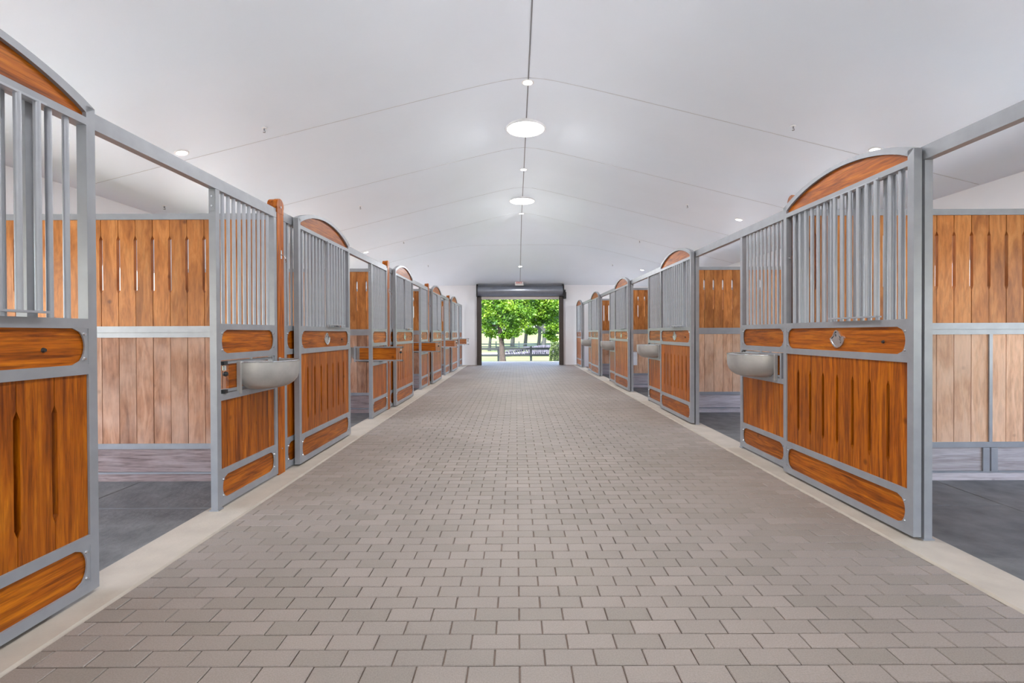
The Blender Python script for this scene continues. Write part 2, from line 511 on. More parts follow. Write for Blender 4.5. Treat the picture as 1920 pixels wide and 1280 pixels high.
# ------------------------------------------------------------------ roller door at the far end
rd = empty('door_1', (CX, Y_END, 0), kind='structure')
def rel(m): 
    m.v = [(a - CX, b - Y_END, c_) for a, b, c_ in m.v]; return m
hood = []
for i in range(15):
    a = -pi/2 + pi * i / 14
    hood.append((Y_END - 0.02 - 0.30 * cos(a), 3.045 + 0.235 * sin(a)))
hood += [(Y_END, 3.28), (Y_END, 2.81)]
rel(MB().prism(hood, 'x', -1.55, 1.92)).build('hood', M_hood, rd, smooth=True)
for (a, b) in ((-1.60, -1.55), (1.92, 1.97)):
    rel(MB().prism([(Y_END - 0.34, 2.80), (Y_END, 2.80), (Y_END, 3.31), (Y_END - 0.25, 3.31), (Y_END - 0.34, 3.2)], 'x', a, b)).build('hood_end_plate', M_black, rd)
for (a, b) in ((-1.60, -1.41), (1.78, 1.96)):
    rel(MB().box(a, b, Y_END - 0.10, Y_END - 0.005, 0.0, 2.80).box(a + 0.05, b - 0.05, Y_END - 0.13, Y_END - 0.10, 0.0, 2.80)).build('guide_rail', M_dark, rd)
rel(MB().box(-1.41, 1.78, Y_END - 0.08, Y_END - 0.02, 2.70, 2.81)).build('bottom_bar', plain('pale_bar', srgb(186, 178, 172), 0.5), rd)
rel(MB().box(1.97, 2.06, Y_END - 0.26, Y_END - 0.005, 2.72, 2.98).cyl((1.97, Y_END-0.15, 3.03), (2.04, Y_END-0.15, 3.03), 0.06, n=10)).build('door_motor', M_black, rd)
# exit sign on the hood
ex = empty('exit_sign', (CX - 0.03, Y_END - 0.36, 3.26))
tag(ex, 'small white exit sign with red lettering above the roller door', 'sign')
MB().box(-0.17, 0.17, -0.03, 0.03, -0.015, 0.20).box(-0.04, 0.04, 0.03, 0.30, 0.03, 0.09).build('sign_case', M_sign, ex)
cu = bpy.data.curves.new('lettering', 'FONT'); cu.body = 'EXIT'; cu.size = 0.115; cu.extrude = 0.003
cu.align_x = 'CENTER'
cu.materials.append(M_red)
tmp = bpy.data.objects.new('lettering', cu); col.objects.link(tmp)
bpy.context.view_layer.update()
lme = bpy.data.meshes.new_from_object(tmp.evaluated_get(bpy.context.evaluated_depsgraph_get()))
bpy.data.objects.remove(tmp, do_unlink=True)
to = bpy.data.objects.new('lettering', lme); col.objects.link(to)
to.rotation_euler = (radians(90), 0, 0); to.location = (0, -0.032, 0.055); to.parent = ex

# ------------------------------------------------------------------ stall fronts
ZR = dict(b0=0.025, b1=0.075, l0=0.262, l1=0.312, m0=1.117, m1=1.167, g0=1.346, g1=1.394)
def plate_poly(u_edge, sgn, z0, z1, w=0.085, d=0.018, n=10):
    pts = [(u_edge, z0)]
    zm, h = (z0 + z1) / 2, (z1 - z0) / 2
    for i in range(n + 1):
        t = -1 + 2 * i / n
        pts.append((u_edge + sgn * (d + (w - d) * (1 - sqrt(max(0, 1 - t * t)))), zm + h * t))
    pts.append((u_edge, z1))
    return pts
def corner_plates(root, W, z0, z1, nf):
    """steel plates with a round cut that frame both ends of a wooden panel; bolts as sub-parts"""
    for u, s in ((0.05, 1), (W - 0.05, -1)):
        cpl = MB().prism(plate_poly(u, s, z0, z1), 'x', nf - 0.012, nf - 0.004).build('corner_plate', M_steel, root)
        for zz in (z0 + 0.028, z1 - 0.028):
            b = MB().cyl((nf - 0.004, u + s*0.022, zz), (nf + 0.004, u + s*0.022, zz), 0.009, 0.006, 8)
            b.build('bolt', M_chrome, cpl)
def notch_board(w, z0, z1, n0, n1, hw, ln, rn, ch=0.035, gap=0.0012):
    """outline (u,z) of a board with slot halves cut from its edges"""
    L = [(gap, z0)] ; R = [(w - gap, z0)]
    pts = [(gap, z0), (w - gap, z0)]
    if rn: pts += [(w - gap, n0), (w - hw, n0 + ch), (w - hw, n1 - ch), (w - gap, n1)]
    pts += [(w - gap, z1), (gap, z1)]
    if ln: pts += [(gap, n1), (hw, n1 - ch), (hw, n0 + ch), (gap, n0)]
    return pts
BAR_ME = {}
def bar_mesh(h):
    k_ = round(h, 3)
    if k_ not in BAR_ME:
        BAR_ME[k_] = MB().cyl((0, 0, 0), (0, 0, h), 0.0138, n=12, caps=False).mesh('bar', M_bar, smooth=True)
    return BAR_ME[k_]

def frame_part(root, name, W, z0, z1, n0, n1):
    return MB().box(n0, n1, 0.05, W - 0.05, z0, z1).build(name, M_steel, root)

def boards(root, W, z0, z1, nb, n0, n1, slots=None):
    w = (W - 0.10) / nb
    for i in range(nb):
        poly = notch_board(w, z0, z1, slots[0] if slots else 0, slots[1] if slots else 0, 0.0145, bool(slots) and i > 0, bool(slots) and i < nb - 1, gap=0.0016)
        MB().prism(poly, 'x', n0, n1).build('plank', M_wood_v, root, loc=(0, 0.05 + i * w, 0))

def horiz_panel(root, name, W, z0, z1, n0, n1):
    return MB().box(n0, n1, 0.05, W - 0.05, z0, z1).build(name, M_wood_h, root)

EMB = [(560,560),(600,470),(680,440),(750,480),(800,580),(850,670),(895,705),(930,665),(985,735),(980,850),(920,1000),(830,1085),(720,1130),(610,1110),(500,1000),(420,870),(402,770),(440,738),(520,665)]
def emb_pt(p, k=1.0, c0=(695, 800)):
    return ((p[0]-c0[0]) / 590 * 0.165 * k, -(p[1]-c0[1]) / 690 * 0.138 * k)

def make_door(W=1.49):
    """sliding door: local x towards the aisle, y along the front; origin at its edge on the floor"""
    t = empty('sliding_door', (0, 0, 0))
    T = 0.05
    for u in (0, W - 0.05):
        MB().box(0, T, u, u + 0.05, 0.025, 2.46).build('stile', M_steel, t)
    frame_part(t, 'bottom_rail', W, ZR['b0'], ZR['b1'], 0, T)
    frame_part(t, 'lower_rail', W, ZR['l0'], ZR['l1'], 0, T)
    frame_part(t, 'middle_rail', W, ZR['m0'], ZR['m1'], 0, T)
    frame_part(t, 'grille_rail', W, ZR['g0'], ZR['g1'], 0, T)
    frame_part(t, 'upper_rail', W, 2.362, 2.40, 0, T)
    # arched head
    n = 24
    rise = 0.15
    outer = [(W * i / n, 2.46 + rise * (1 - (2 * i / n - 1) ** 2) ** 0.9) for i in range(n + 1)]
    inner = [(0.05 + (W - 0.10) * i / n, 2.425 + (rise + 0.005) * (1 - (2 * i / n - 1) ** 2) ** 0.9) for i in range(n + 1)]
    MB().prism_strip(outer, inner, 0, T).build('arch_rail', M_steel, t, smooth=True)
    MB().prism([(0.05, 2.40)] + [(u, z - 0.001) for u, z in inner] + [(W - 0.05, 2.40)], 'x', 0.010, 0.030).build('arch_panel', M_wood_h, t)
    horiz_panel(t, 'name_panel', W, ZR['m1'], ZR['g0'], 0.010, 0.036)
    corner_plates(t, W, ZR['m1'], ZR['g0'], 0.052)
    boards(t, W, ZR['l1'], ZR['m0'], 8, 0.008, 0.040, (0.437, 0.985))
    horiz_panel(t, 'kick_panel', W, ZR['b1'], ZR['l0'], 0.010, 0.036)
    corner_plates(t, W, ZR['b1'], ZR['l0'], 0.052)
    nb = 15
    me = bar_mesh(2.362 - ZR['g1'])
    s = (W - 0.10) / (nb + 1)
    gr0, gr1 = 8, 13
    for i in range(1, nb + 1):
        if gr0 <= i <= gr1: continue
        inst('bar', me, t, (0.025, 0.05 + i * s, ZR['g1']))
    # hinged hay opening: its own bars and a ledge
    hg = MB().box(0.045, 0.085, 0.05 + gr0*s - 0.035, 0.05 + gr1*s + 0.035, ZR['g1'] + 0.018, ZR['g1'] + 0.028)
    hg.box(0.04, 0.07, 0.05 + gr0*s - 0.035, 0.05 + gr1*s + 0.035, 2.352, 2.362)
    hg = hg.build('hay_grille', M_bar, t)
    me2 = bar_mesh(2.362 - ZR['g1'] - 0.03)
    for i in range(gr0, gr1 + 1):
        inst('bar', me2, hg, (0.058, 0.05 + i * s, ZR['g1'] + 0.024))
    # emblem
    poly = [emb_pt(p) for p in EMB]
    em = MB().prism([(u, z) for u, z in poly], 'x', 0.036, 0.041)
    em = em.build('emblem', M_chrome, t, loc=(0, W * 0.5, 1.256))
    rim = MB()
    inn = [emb_pt(p, 0.86) for p in EMB]
    rim.prism_strip([*poly, poly[0]], [*inn, inn[0]], 0.041, 0.045)
    rim.build('emblem_rim', M_chrome, em)
    ink = MB()
    for a, b, w in (((655, 505), (640, 560), 0.010), ((640, 600), (650, 690), 0.011), ((550, 680), (470, 770), 0.008), ((785, 670), (850, 760), 0.007), ((800, 770), (840, 840), 0.006), ((850, 890), (845, 950), 0.005)):
        (u0, z0), (u1, z1) = emb_pt(a), emb_pt(b)
        d = Vector((u1 - u0, z1 - z0)); q = Vector((-d.y, d.x)).normalized() * w / 2
        ink.prism([(u0 - q.x, z0 - q.y), (u1 - q.x*0.6, z1 - q.y*0.6), (u1 + q.x*0.6, z1 + q.y*0.6), (u0 + q.x, z0 + q.y)], 'x', 0.041, 0.0422)
    ink.build('emblem_relief', M_black, em)
    # latch bolt
    MB().cyl((0.036, W - 0.27, 1.245), (0.046, W - 0.27, 1.245), 0.012, 0.008, 10).build('latch_bolt', M_black, t)
    return t

def prism_strip(s, outer, inner, a0, a1):
    n = len(outer)
    vs = [(a0, *p) for p in outer] + [(a0, *p) for p in inner] + [(a1, *p) for p in outer] + [(a1, *p) for p in inner]
    fs = []
    for i in range(n - 1):
        fs += [(i, i+1, n+i+1, n+i), (2*n+i, 2*n+i+1, 3*n+i+1, 3*n+i), (i, i+1, 2*n+i+1, 2*n+i), (n+i, n+i+1, 3*n+i+1, 3*n+i)]
    fs += [(0, n, 3*n, 2*n), (n-1, 2*n-1, 4*n-1, 3*n-1)]
    return s.add(vs, fs)
MB.prism_strip = prism_strip

def stiles(t, W, near_foot=True, far_foot=False):
    for u, foot in ((0, near_foot), (W - 0.05, far_foot)):
        m = MB().box(-0.05, 0, u, u + 0.05, 0.012 if foot else 0.02, 2.385)
        st = m.build('post', M_steel, t)
        if foot:
            MB().box(-0.062, 0.008, u - 0.006, u + 0.056, 0.006, 0.014).build('foot_plate', M_steel, st)

def make_fixed(W=1.49, flip=False):
    """fixed panel behind the sliding door"""
    t = empty('grille_panel', (0, 0, 0))
    stiles(t, W, flip, not flip)
    N0, N1 = -0.05, 0
    for nm, a, b in (('bottom_rail','b0','b1'), ('lower_rail','l0','l1'), ('middle_rail','m0','m1'), ('grille_rail','g0','g1')):
        frame_part(t, nm, W, ZR[a], ZR[b], N0, N1)
    horiz_panel(t, 'upper_panel', W, ZR['m1'], ZR['g0'], -0.04, -0.014)
    corner_plates(t, W, ZR['m1'], ZR['g0'], 0.002)
    boards(t, W, ZR['l1'], ZR['m0'], 8, -0.042, -0.012, (0.437, 0.985))
    horiz_panel(t, 'kick_panel', W, ZR['b1'], ZR['l0'], -0.04, -0.014)
    corner_plates(t, W, ZR['b1'], ZR['l0'], 0.002)
    nb = 16
    me = bar_mesh(2.385 - ZR['g1'])
    s = (W - 0.10) / (nb + 1)
    for i in range(1, nb + 1): inst('bar', me, t, (-0.025, 0.05 + i * s, ZR['g1']))
    return t

def make_feed(W=0.92, foot_near=True):
    """narrow panel with an open bay for the swinging feeder"""
    t = empty('feed_panel', (0, 0, 0))
    stiles(t, W, foot_near, not foot_near)
    N0, N1 = -0.05, 0
    for nm, a, b in (('bottom_rail',.025,.075), ('lower_rail',.250,.300), ('shelf_rail',.816,.866), ('middle_rail',1.119,1.169), ('grille_rail',1.349,1.394)):
        frame_part(t, nm, W, a, b, N0, N1)
    horiz_panel(t, 'upper_panel', W, 1.169, 1.349, -0.04, -0.014)
    corner_plates(t, W, 1.169, 1.349, 0.002)
    boards(t, W, 0.300, 0.816, 8, -0.04, -0.012)
    horiz_panel(t, 'kick_panel', W, 0.075, 0.250, -0.04, -0.014)
    corner_plates(t, W, 0.075, 0.250, 0.002)
    nb = 10
    me = bar_mesh(2.385 - 1.394)
    s = (W - 0.10) / (nb + 1)
    for i in range(1, nb + 1): inst('bar', me, t, (-0.025, 0.05 + i * s, 1.394))
    # splice plate at the head of the post beside the doorway
    u = -0.003 if foot_near else W - 0.001
    sp_ = MB().box(-0.046, -0.004, u, u + 0.004, 2.22, 2.375).build('splice_plate', M_steel, t)
    v = u - 0.004 if foot_near else u + 0.004
    for zz in (2.26, 2.33):
        MB().cyl((-0.025, v, zz), (-0.025, v + 0.004, zz), 0.008, n=8).build('bolt', M_chrome, sp_)
    return t

def make_feeder():
    """swinging feeder: wooden flap in a steel frame with a half-round bowl on its +x side; origin on the pivot axis at floor level"""
    t = empty('swing_feeder', (0, 0, 0))
    hw, z0, z1 = 0.33, 0.872, 1.108
    MB().box(-0.022, 0.0, -hw + 0.03, hw - 0.03, z0 + 0.022, z1 - 0.022).build('wood_flap', M_wood_h, t)
    MB().box(-0.03, 0.006, -hw - 0.07, hw + 0.03, z1 - 0.022, z1).build('top_rail', M_steel, t)
    MB().box(-0.03, 0.006, -hw - 0.07, hw + 0.03, z0, z0 + 0.022).build('bottom_rail', M_steel, t)
    MB().box(-0.03, 0.012, hw + 0.03, hw + 0.06, z0 - 0.012, z1 + 0.005).build('end_cap', M_steel, t)
    # bowl: half dish
    R, top, bot = 0.315, 1.088, 0.852
    prof = [(R, top), (R + 0.001, top - 0.06), (R - 0.003, top - 0.115), (R - 0.018, top - 0.155), (R - 0.045, top - 0.188), (R - 0.085, top - 0.215), (R - 0.14, bot + 0.006), (0.02, bot)]
    prof_in = [(r - 0.006 if r > 0.03 else r, z + (0.006 if i > 2 else 0)) for i, (r, z) in enumerate(prof)]
    m = MB()
    m.lathe(prof, n=28, a0=-pi/2, a1=pi/2)
    m.lathe(prof_in[::-1], n=28, a0=-pi/2, a1=pi/2)
    m.lathe([(R - 0.006, top), (R, top)], n=28, a0=-pi/2, a1=pi/2)
    bw = m.build('bowl', M_bowl, t, smooth=True, fix=False, loc=(0.012, 0.14, 0))
    rim = MB()
    for i in range(28):
        a, b = -pi/2 + pi*i/28, -pi/2 + pi*(i+1)/28
        rim.cyl((R*cos(a), R*sin(a), top), (R*cos(b), R*sin(b), top), 0.005, n=6, caps=False)
    rim.build('rim', M_chrome, bw, smooth=True)
    for s in (-1, 1):
        MB().box(-0.008, 0.02, s*(R+0.012) - 0.012, s*(R+0.012) + 0.012, bot - 0.012, top + 0.01).build('side_flange', M_bowl, bw)
    lip = MB().prism([(0.0, -R*0.98), (0.10, -R*0.93), (0.12, -R*0.2), (0.03, 0.0), (0.0, 0.0)], 'z', top - 0.004, top)
    lip.build('inner_lid', M_bowl, bw)
    for z in (z1 - 0.028, z0 - 0.006):
        MB().box(-0.012, 0.028, -hw - 0.075, -hw - 0.028, z, z + 0.028).build('clamp', M_black, t)
    MB().cyl((0.01, -hw - 0.04, 1.04), (0.01, -hw - 0.04, 1.075), 0.014, n=10).build('spring_pin', M_chrome, t)
    MB().lathe([(0.001, -0.02), (0.017, -0.012), (0.021, 0), (0.017, 0.012), (0.001, 0.02)], c=(0.014, -hw - 0.035, 1.012), n=12).build('knob', M_black, t, smooth=True)
    MB().cyl((0.012, 0, z1 - 0.001), (0.012, 0, 1.119), 0.01, n=8).cyl((0.012, 0, 0.866), (0.012, 0, z0 + 0.001), 0.01, n=8).build('pivot', M_steel, t)
    return t

def make_post():
    """upright wooden end post of a partition, rounded head"""
    t = empty('partition_post', (0, 0, 0))
    m = MB().box(-0.075, 0.004, 0.0, 0.123, 0.006, 2.47)
    m.build('post_board', M_wood_v, t)
    def head(x0, x1, r, zc_):
        pts = []
        for i in range(19):
            a = -0.15 * pi + 1.30 * pi * i / 18
            pts.append((0.0615 + r * cos(a), zc_ + r * sin(a)))
        pts = [(0.123, 2.44)] + pts + [(0.0, 2.44)]
        return MB().prism(pts, 'x', x0, x1)
    head(-0.035, 0.006, 0.066, 2.512).build('front_head', M_wood_v, t)
    head(-0.085, -0.037, 0.068, 2.506).build('rear_head', M_wood_v, t)
    MB().cyl((0.006, 0.0615, 2.50), (0.012, 0.0615, 2.50), 0.010, n=8).build('bolt', M_chrome, t)
    hk = MB().tube([(0.004, 0.07, 2.06), (0.03, 0.07, 2.05), (0.045, 0.075, 2.02), (0.045, 0.09, 1.995), (0.035, 0.105, 1.99)], [0.005]*5, 6)
    hk.box(0.004, 0.008, 0.058, 0.082, 2.02, 2.10)
    hk.build('hook', M_chrome, t, smooth=True)
    for z in (0.24, 1.28):
        MB().cyl((0.004, 0.06, z), (0.009, 0.06, z), 0.006, n=8).build('bolt', M_chrome, t)
    return t

def place(o, side, y_near, W, x, extra_n=0.0):
    """left side: local y runs away from the camera; right side: turned by 180 degrees"""
    if side == 'left':
        o.location = (x, y_near, 0); o.rotation_euler = (0, 0, 0)
    else:
        o.location = (x, y_near + W, 0); o.rotation_euler = (0, 0, pi)
    return o

ORD = ['nearest', 'second', 'third', 'fourth', 'fifth']
DW = 1.49
door0 = make_door(DW)
used = []
def nxt(proto):
    if proto.name in used: return copy_tree(proto)
    used.append(proto.name); return proto
bits_l = ['cut off by the left edge of the photo', 'just beyond the first metal feed bowl', 'third from the camera', 'fourth from the camera', 'last before the white end wall']
bits_r = ['tallest in view with silver emblem facing the aisle', 'second from the camera beside the second open doorway', 'third from the camera', 'fourth from the camera', 'last before the white end wall']
for k, y in enumerate((1.01, 4.83, 8.73, 12.62, 16.45)):
    d = place(nxt(door0), 'left', y, DW, XL + 0.016)
    tag(d, 'arched wood and steel sliding stall door, left row, ' + bits_l[k], 'door', 'sliding doors of the left stalls')
for k in range(5):
    y = 3.059 + P * k
    d = place(nxt(door0), 'right', y, DW, XR - 0.016)
    tag(d, 'arched wood and steel sliding stall door, right row, ' + bits_r[k], 'door', 'sliding doors of the right stalls')
fixL = make_fixed(1.49)
for k in range(-1, 4):
    f = place(nxt(fixL), 'left', 4.66 + P * k, 1.49, XL)
    tag(f, 'barred grille and wood panel hidden behind the %s left sliding door' % ORD[k+1], 'panel', 'fixed panels behind the left doors')
fixR = make_fixed(1.40, flip=False)
for k in range(5):
    y = 3.056 + P * k
    f = place(nxt(fixR), 'right', y, 1.40, XR)
    tag(f, 'barred grille and wood panel with steel jamb behind the %s right sliding door' % ORD[k], 'panel', 'fixed panels behind the right doors')
feedL = make_feed(0.92)
for k in range(5):
    f = place(nxt(feedL), 'left', 3.607 + P * k, 0.92, XL)
    tag(f, 'narrow barred stall panel with feeder gap, %s along the left row' % ORD[k], 'panel', 'feed panels of the left stalls')
feedR = make_feed(0.965)
for k in range(-1, 4):
    f = place(nxt(feedR), 'right', 4.603 + P * k, 0.965, XR)
    tag(f, 'barred stall panel with feeder gap, right row, ' + ['beside the camera outside the photo', 'between the tallest door and the second doorway', 'between second door and third doorway', 'between third door and fourth doorway', 'between fourth door and last doorway'][k+1], 'panel', 'feed panels of the right stalls')
post0 = make_post()
for k in range(5):
    if 4.53 + P*k + 0.13 < Y_END:
        p_ = place(nxt(post0), 'left', 4.53 + P * k, 0.123, XL)
        tag(p_, 'tall stained wooden post with rounded head, %s along the left row' % ORD[k], 'post', 'round-headed partition posts, left')
for k in range(4):
    p_ = place(nxt(post0), 'right', 4.466 + P * k, 0.123, XR)
    tag(p_, 'wooden post with rounded head just showing behind the %s right door' % ORD[k], 'post', 'round-headed partition posts, right')
# swinging feeders
feeder0 = make_feeder()
for k in range(5):
    f = nxt(feeder0)
    f.location = (XL - 0.02, 4.09 + P * k, 0) if k == 0 else (XL - 0.02, 4.02 + P * k, 0)
    f.rotation_euler = (0, 0, 0 if k == 0 else radians(90))
    if k: f.location.x = XL - 0.02
    f.rotation_euler.z = radians((0, 87, 84, 66, 62)[k])
    tag(f, ['large silver half-round feed bowl facing the aisle, nearest on the left',
            'wooden feeder flap swung square to the aisle, second on the left',
            'wooden feeder flap swung square to the aisle, third on the left',
            'wooden feeder flap with bowl edge, fourth on the left',
            'small far feeder flap with silver bowl beside the white end wall'][k], 'feeder', 'swinging feeders of the left stalls')
for k in range(4):
    f = nxt(feeder0)
    f.location = (XR + 0.01, 5.09 + P * k, 0); f.rotation_euler = (0, 0, pi)
    for c_ in f.children:
        if c_.name.startswith('bowl'): c_.location.y = -0.03
    tag(f, ['large grey metal half-round feed bowl, nearest on the right',
            'dark grey half-round feed bowl, second on the right',
            'dark grey half-round feed bowl, third on the right',
            'farthest dark feed bowl on the right, near the end wall'][k], 'feeder', 'swinging feeders of the right stalls')

# header rails over the doors and panels
def header(x_face, side, y0, y1, lab):
    m = empty('header_rail', (x_face, y0, 0))
    tag(m, lab, 'rail', 'steel header rails')
    s = -1 if side == 'left' else 1
    L = y1 - y0
    MB().box(min(0, s*0.055), max(0, s*0.055), 0, L, 2.388, 2.442).build('rail_tube', M_steel, m)
    MB().box(min(s*0.006, s*0.055), max(s*0.006, s*0.055), 0, L, 2.443, 2.476).build('door_track', M_steel, m)
for k in range(-1, 4):
    header(XL, 'left', 4.655 + P*k, 4.528 + P*(k+1), 'grey steel header rail, left row, ' + ['over the nearest doorway', 'over the second doorway', 'over the third doorway', 'over the fourth doorway', 'reaching the end wall'][k+1])
    header(XR, 'right', 4.592 + P*k, 4.462 + P*(k+1), 'grey steel header rail, right row, ' + ['crossing the top right corner of the photo', 'over the second doorway', 'over the third doorway', 'over the fourth doorway', 'over the last doorway by the end wall'][k+1])

# ------------------------------------------------------------------ partitions across the stalls
def make_partition(side, yn):
    """near face at yn; planks are single boards"""
    x0, x1 = (OL + 0.005, XL - 0.085) if side == 'left' else (XR + 0.085, OR_ - 0.005)
    t = empty('stall_partition', (0, yn, 0))
    def bx(nm, z0, z1, m, y0=0.0, y1=0.055, xa=x0, xb=x1):
        return MB().box(xa, xb, y0, y1, z0, z1).build(nm, m, t)
    bx('top_rail', 2.384, 2.438, M_steel)
    bx('middle_rail', 1.334, 1.392, M_steel)
    bx('middle_rail', 1.286, 1.3300, M_steel, 0.002, 0.053)
    bx('rail_web', 1.325, 1.340, M_steel, 0.012, 0.045)
    bx('lower_rail', 0.245, 0.295, M_steel)
    bx('foot_rail', 0.010, 0.026, M_steel, 0.004, 0.05)
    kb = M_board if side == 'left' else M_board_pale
    bx('kick_board', 0.028, 0.243, kb, 0.012, 0.045)
    bx('kick_board', SF, 0.008, kb, 0.008, 0.045)
    off = -3.709 if side == 'left' else 3.88
    pw = 0.1605
    i = math.floor((x0 - off) / pw)
    x = off + i * pw
    up_poly = [(u, z) for u, z in notch_board(pw, 1.385, 2.39, 1.697, 2.233, 0.016, True, True, 0.035, 0.0028)]
    lo_poly = notch_board(pw, 0.285, 1.295, 0, 0, 0, False, False, gap=0.0028)
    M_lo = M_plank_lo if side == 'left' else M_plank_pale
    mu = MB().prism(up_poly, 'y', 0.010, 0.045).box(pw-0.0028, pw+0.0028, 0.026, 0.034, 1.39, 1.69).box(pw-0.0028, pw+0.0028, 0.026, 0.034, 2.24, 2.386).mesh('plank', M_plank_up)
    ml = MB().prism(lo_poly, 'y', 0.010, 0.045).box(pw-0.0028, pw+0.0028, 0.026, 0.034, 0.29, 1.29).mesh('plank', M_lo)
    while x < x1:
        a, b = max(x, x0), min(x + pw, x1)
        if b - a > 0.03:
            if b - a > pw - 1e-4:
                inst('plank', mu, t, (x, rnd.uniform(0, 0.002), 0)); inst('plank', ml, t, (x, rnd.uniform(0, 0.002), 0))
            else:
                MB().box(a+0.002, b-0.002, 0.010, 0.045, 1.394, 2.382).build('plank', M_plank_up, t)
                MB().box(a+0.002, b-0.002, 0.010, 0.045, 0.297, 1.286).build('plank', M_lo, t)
        x += pw
    if side == 'right':
        MB().box(4.355, 4.385, -0.004, 0.008, 0.297, 1.286).build('centre_strip', M_steel, t)
        for xa in (4.30, 4.375):
            MB().box(xa, xa + 0.06, -0.004, 0.010, 0.028, 0.243).build('joint_plate', M_steel, t)
    return t
pl_ = make_partition('left', 4.56)
pr_ = make_partition('right', 4.50)
labs = ['facing the nearest open doorway', 'seen through the second doorway', 'seen through the third doorway', 'seen through the fourth doorway']
for k in range(4):
    a = pl_ if k == 0 else copy_tree(pl_)
    a.location = (0, 4.56 + P * k, 0)
    tag(a, 'slotted wooden plank partition in left stalls, ' + labs[k], 'partition', 'left stall partitions')
    a = pr_ if k == 0 else copy_tree(pr_)
    a.location = (0, 4.50 + P * k, 0)
    tag(a, 'slotted wooden plank partition in right stalls, ' + labs[k], 'partition', 'right stall partitions')

# ------------------------------------------------------------------ lamps
def add_area(parent, name, loc, size, watt, color=(0.96, 0.98, 1.0)):
    ld = bpy.data.lights.new(name, 'AREA'); ld.shape = 'DISK'; ld.size = size; ld.energy = watt; ld.color = color
    lo = bpy.data.objects.new(name, ld); col.objects.link(lo)
    lo.location = loc; lo.parent = parent
    return lo
def downlight(x, y, lab, watt=1.0):
    z = zc(x, y)
    t = empty('recessed_downlight', (x, y, z))
    tag(t, lab, 'lamp', 'small recessed downlights')
    sx = (zc(x + 0.05, y) - zc(x - 0.05, y)) / 0.1
    sy = (zc(x, y + 0.05) - zc(x, y - 0.05)) / 0.1
    nrm = Vector((sx, sy, -1)).normalized()
    q = nrm.to_track_quat('-Z', 'Y')
    t.rotation_mode = 'QUATERNION'; t.rotation_quaternion = q
    MB().lathe([(0.085, 0.004), (0.085, -0.008), (0.066, -0.012), (0.062, 0.0)], n=24).build('trim_ring', M_trim, t, smooth=True)
    MB().lathe([(0.063, -0.004), (0.04, -0.010), (0.001, -0.012)], n=24).build('lens', M_lens, t, smooth=True)
    add_area(t, 'lamp_light', (0, 0, -0.02), 0.13, DOWNLIGHT_W * watt)
def solatube(x, y, lab):
    z = zc(x, y) + 0.01
    t = empty('round_skylight', (x, y, z))
    tag(t, lab, 'skylight', 'round tubular skylights')
    MB().lathe([(0.33, -0.005), (0.332, -0.05), (0.32, -0.062), (0.305, -0.06), (0.302, -0.01)], n=40).build('ring', M_trim, t, smooth=True)
    MB().lathe([(0.303, -0.052), (0.2, -0.075), (0.1, -0.086), (0.001, -0.09)], n=40).build('diffuser', M_lens, t, smooth=True)
    add_area(t, 'daylight', (0, 0, -0.10), 0.58, SOLATUBE_W, (0.97, 0.985, 1.0))
names_r = ['on the ridge above the big near skylight', 'on the ridge between the two skylights', 'on the ridge just beyond the far skylight', 'at the far end of the ridge above the roller door']
for k, y in enumerate((6.66, 10.2, 13.94, 18.2)):
    downlight(CX, y, 'small bright round downlight ' + names_r[k], (1, 1, 3, 8)[k])
for y, w_ in ((2.9, 'just above the top edge of the photo'), (-0.9, 'right above the camera'), (-4.7, 'far behind the camera')):
    downlight(CX, y, 'small round downlight on the ridge ' + w_)
for s, nm in ((-1, 'left'), (1, 'right')):
    for k, y in enumerate((6.33, 10.2, 14.1, 18.0)):
        downlight(CX + s * 4.48, y, 'small round downlight over the %s stalls, %s in the row' % (nm, ORD[k]), (1, 1, 2, 3)[k])
    for y, w_ in ((2.5, 'out of view ahead'), (-1.3, 'beside the camera'), (-5.2, 'behind the camera')):
        downlight(CX + s * 4.48, y, 'small round downlight over the %s stalls, %s' % (nm, w_))
solatube(CX, 8.09, 'large glowing round skylight, nearer of the two on the ridge')
solatube(CX, 12.5, 'glowing round skylight, farther of the two on the ridge')
for y, w_ in ((3.7, 'just above the top edge of the photo'), (-1.7, 'right above the camera'), (-5.6, 'far behind the camera')):
    solatube(CX, y, 'round skylight on the ridge ' + w_)

# sprinkler heads
sp_root = empty('sprinkler_head', (0, 0, 0))
MB().lathe([(0.032, 0.004), (0.03, -0.006), (0.012, -0.010)], n=12).build('escutcheon', M_trim, sp_root, smooth=True)
MB().cyl((0, 0, 0), (0, 0, -0.035), 0.009, n=8).tube([(0.0, 0, -0.03), (0.014, 0, -0.04), (0.009, 0, -0.055)], [0.004]*3, 6).cyl((0, 0, -0.055), (0, 0, -0.058), 0.016, n=10).build('deflector', M_ridge, sp_root)
first = True
for s, nm in ((-1, 'left'), (1, 'right')):
    for k, y in enumerate((6.25, 10.1, 14.0, 17.9)):
        o = sp_root if first else copy_tree(sp_root); first = False
        o.location = (CX + s * 3.37, y, zc(CX + s * 3.37, y))
        tag(o, 'tiny metal sprinkler head on the %s ceiling slope, %s from the camera' % (nm, ORD[k]), 'sprinkler', 'ceiling sprinkler heads')
o = copy_tree(sp_root); o.location = (-5.55, 7.75, zc(-5.55, 7.75))
tag(o, 'tiny dark sprinkler head above the nearest left plank partition', 'sprinkler', 'ceiling sprinkler heads')

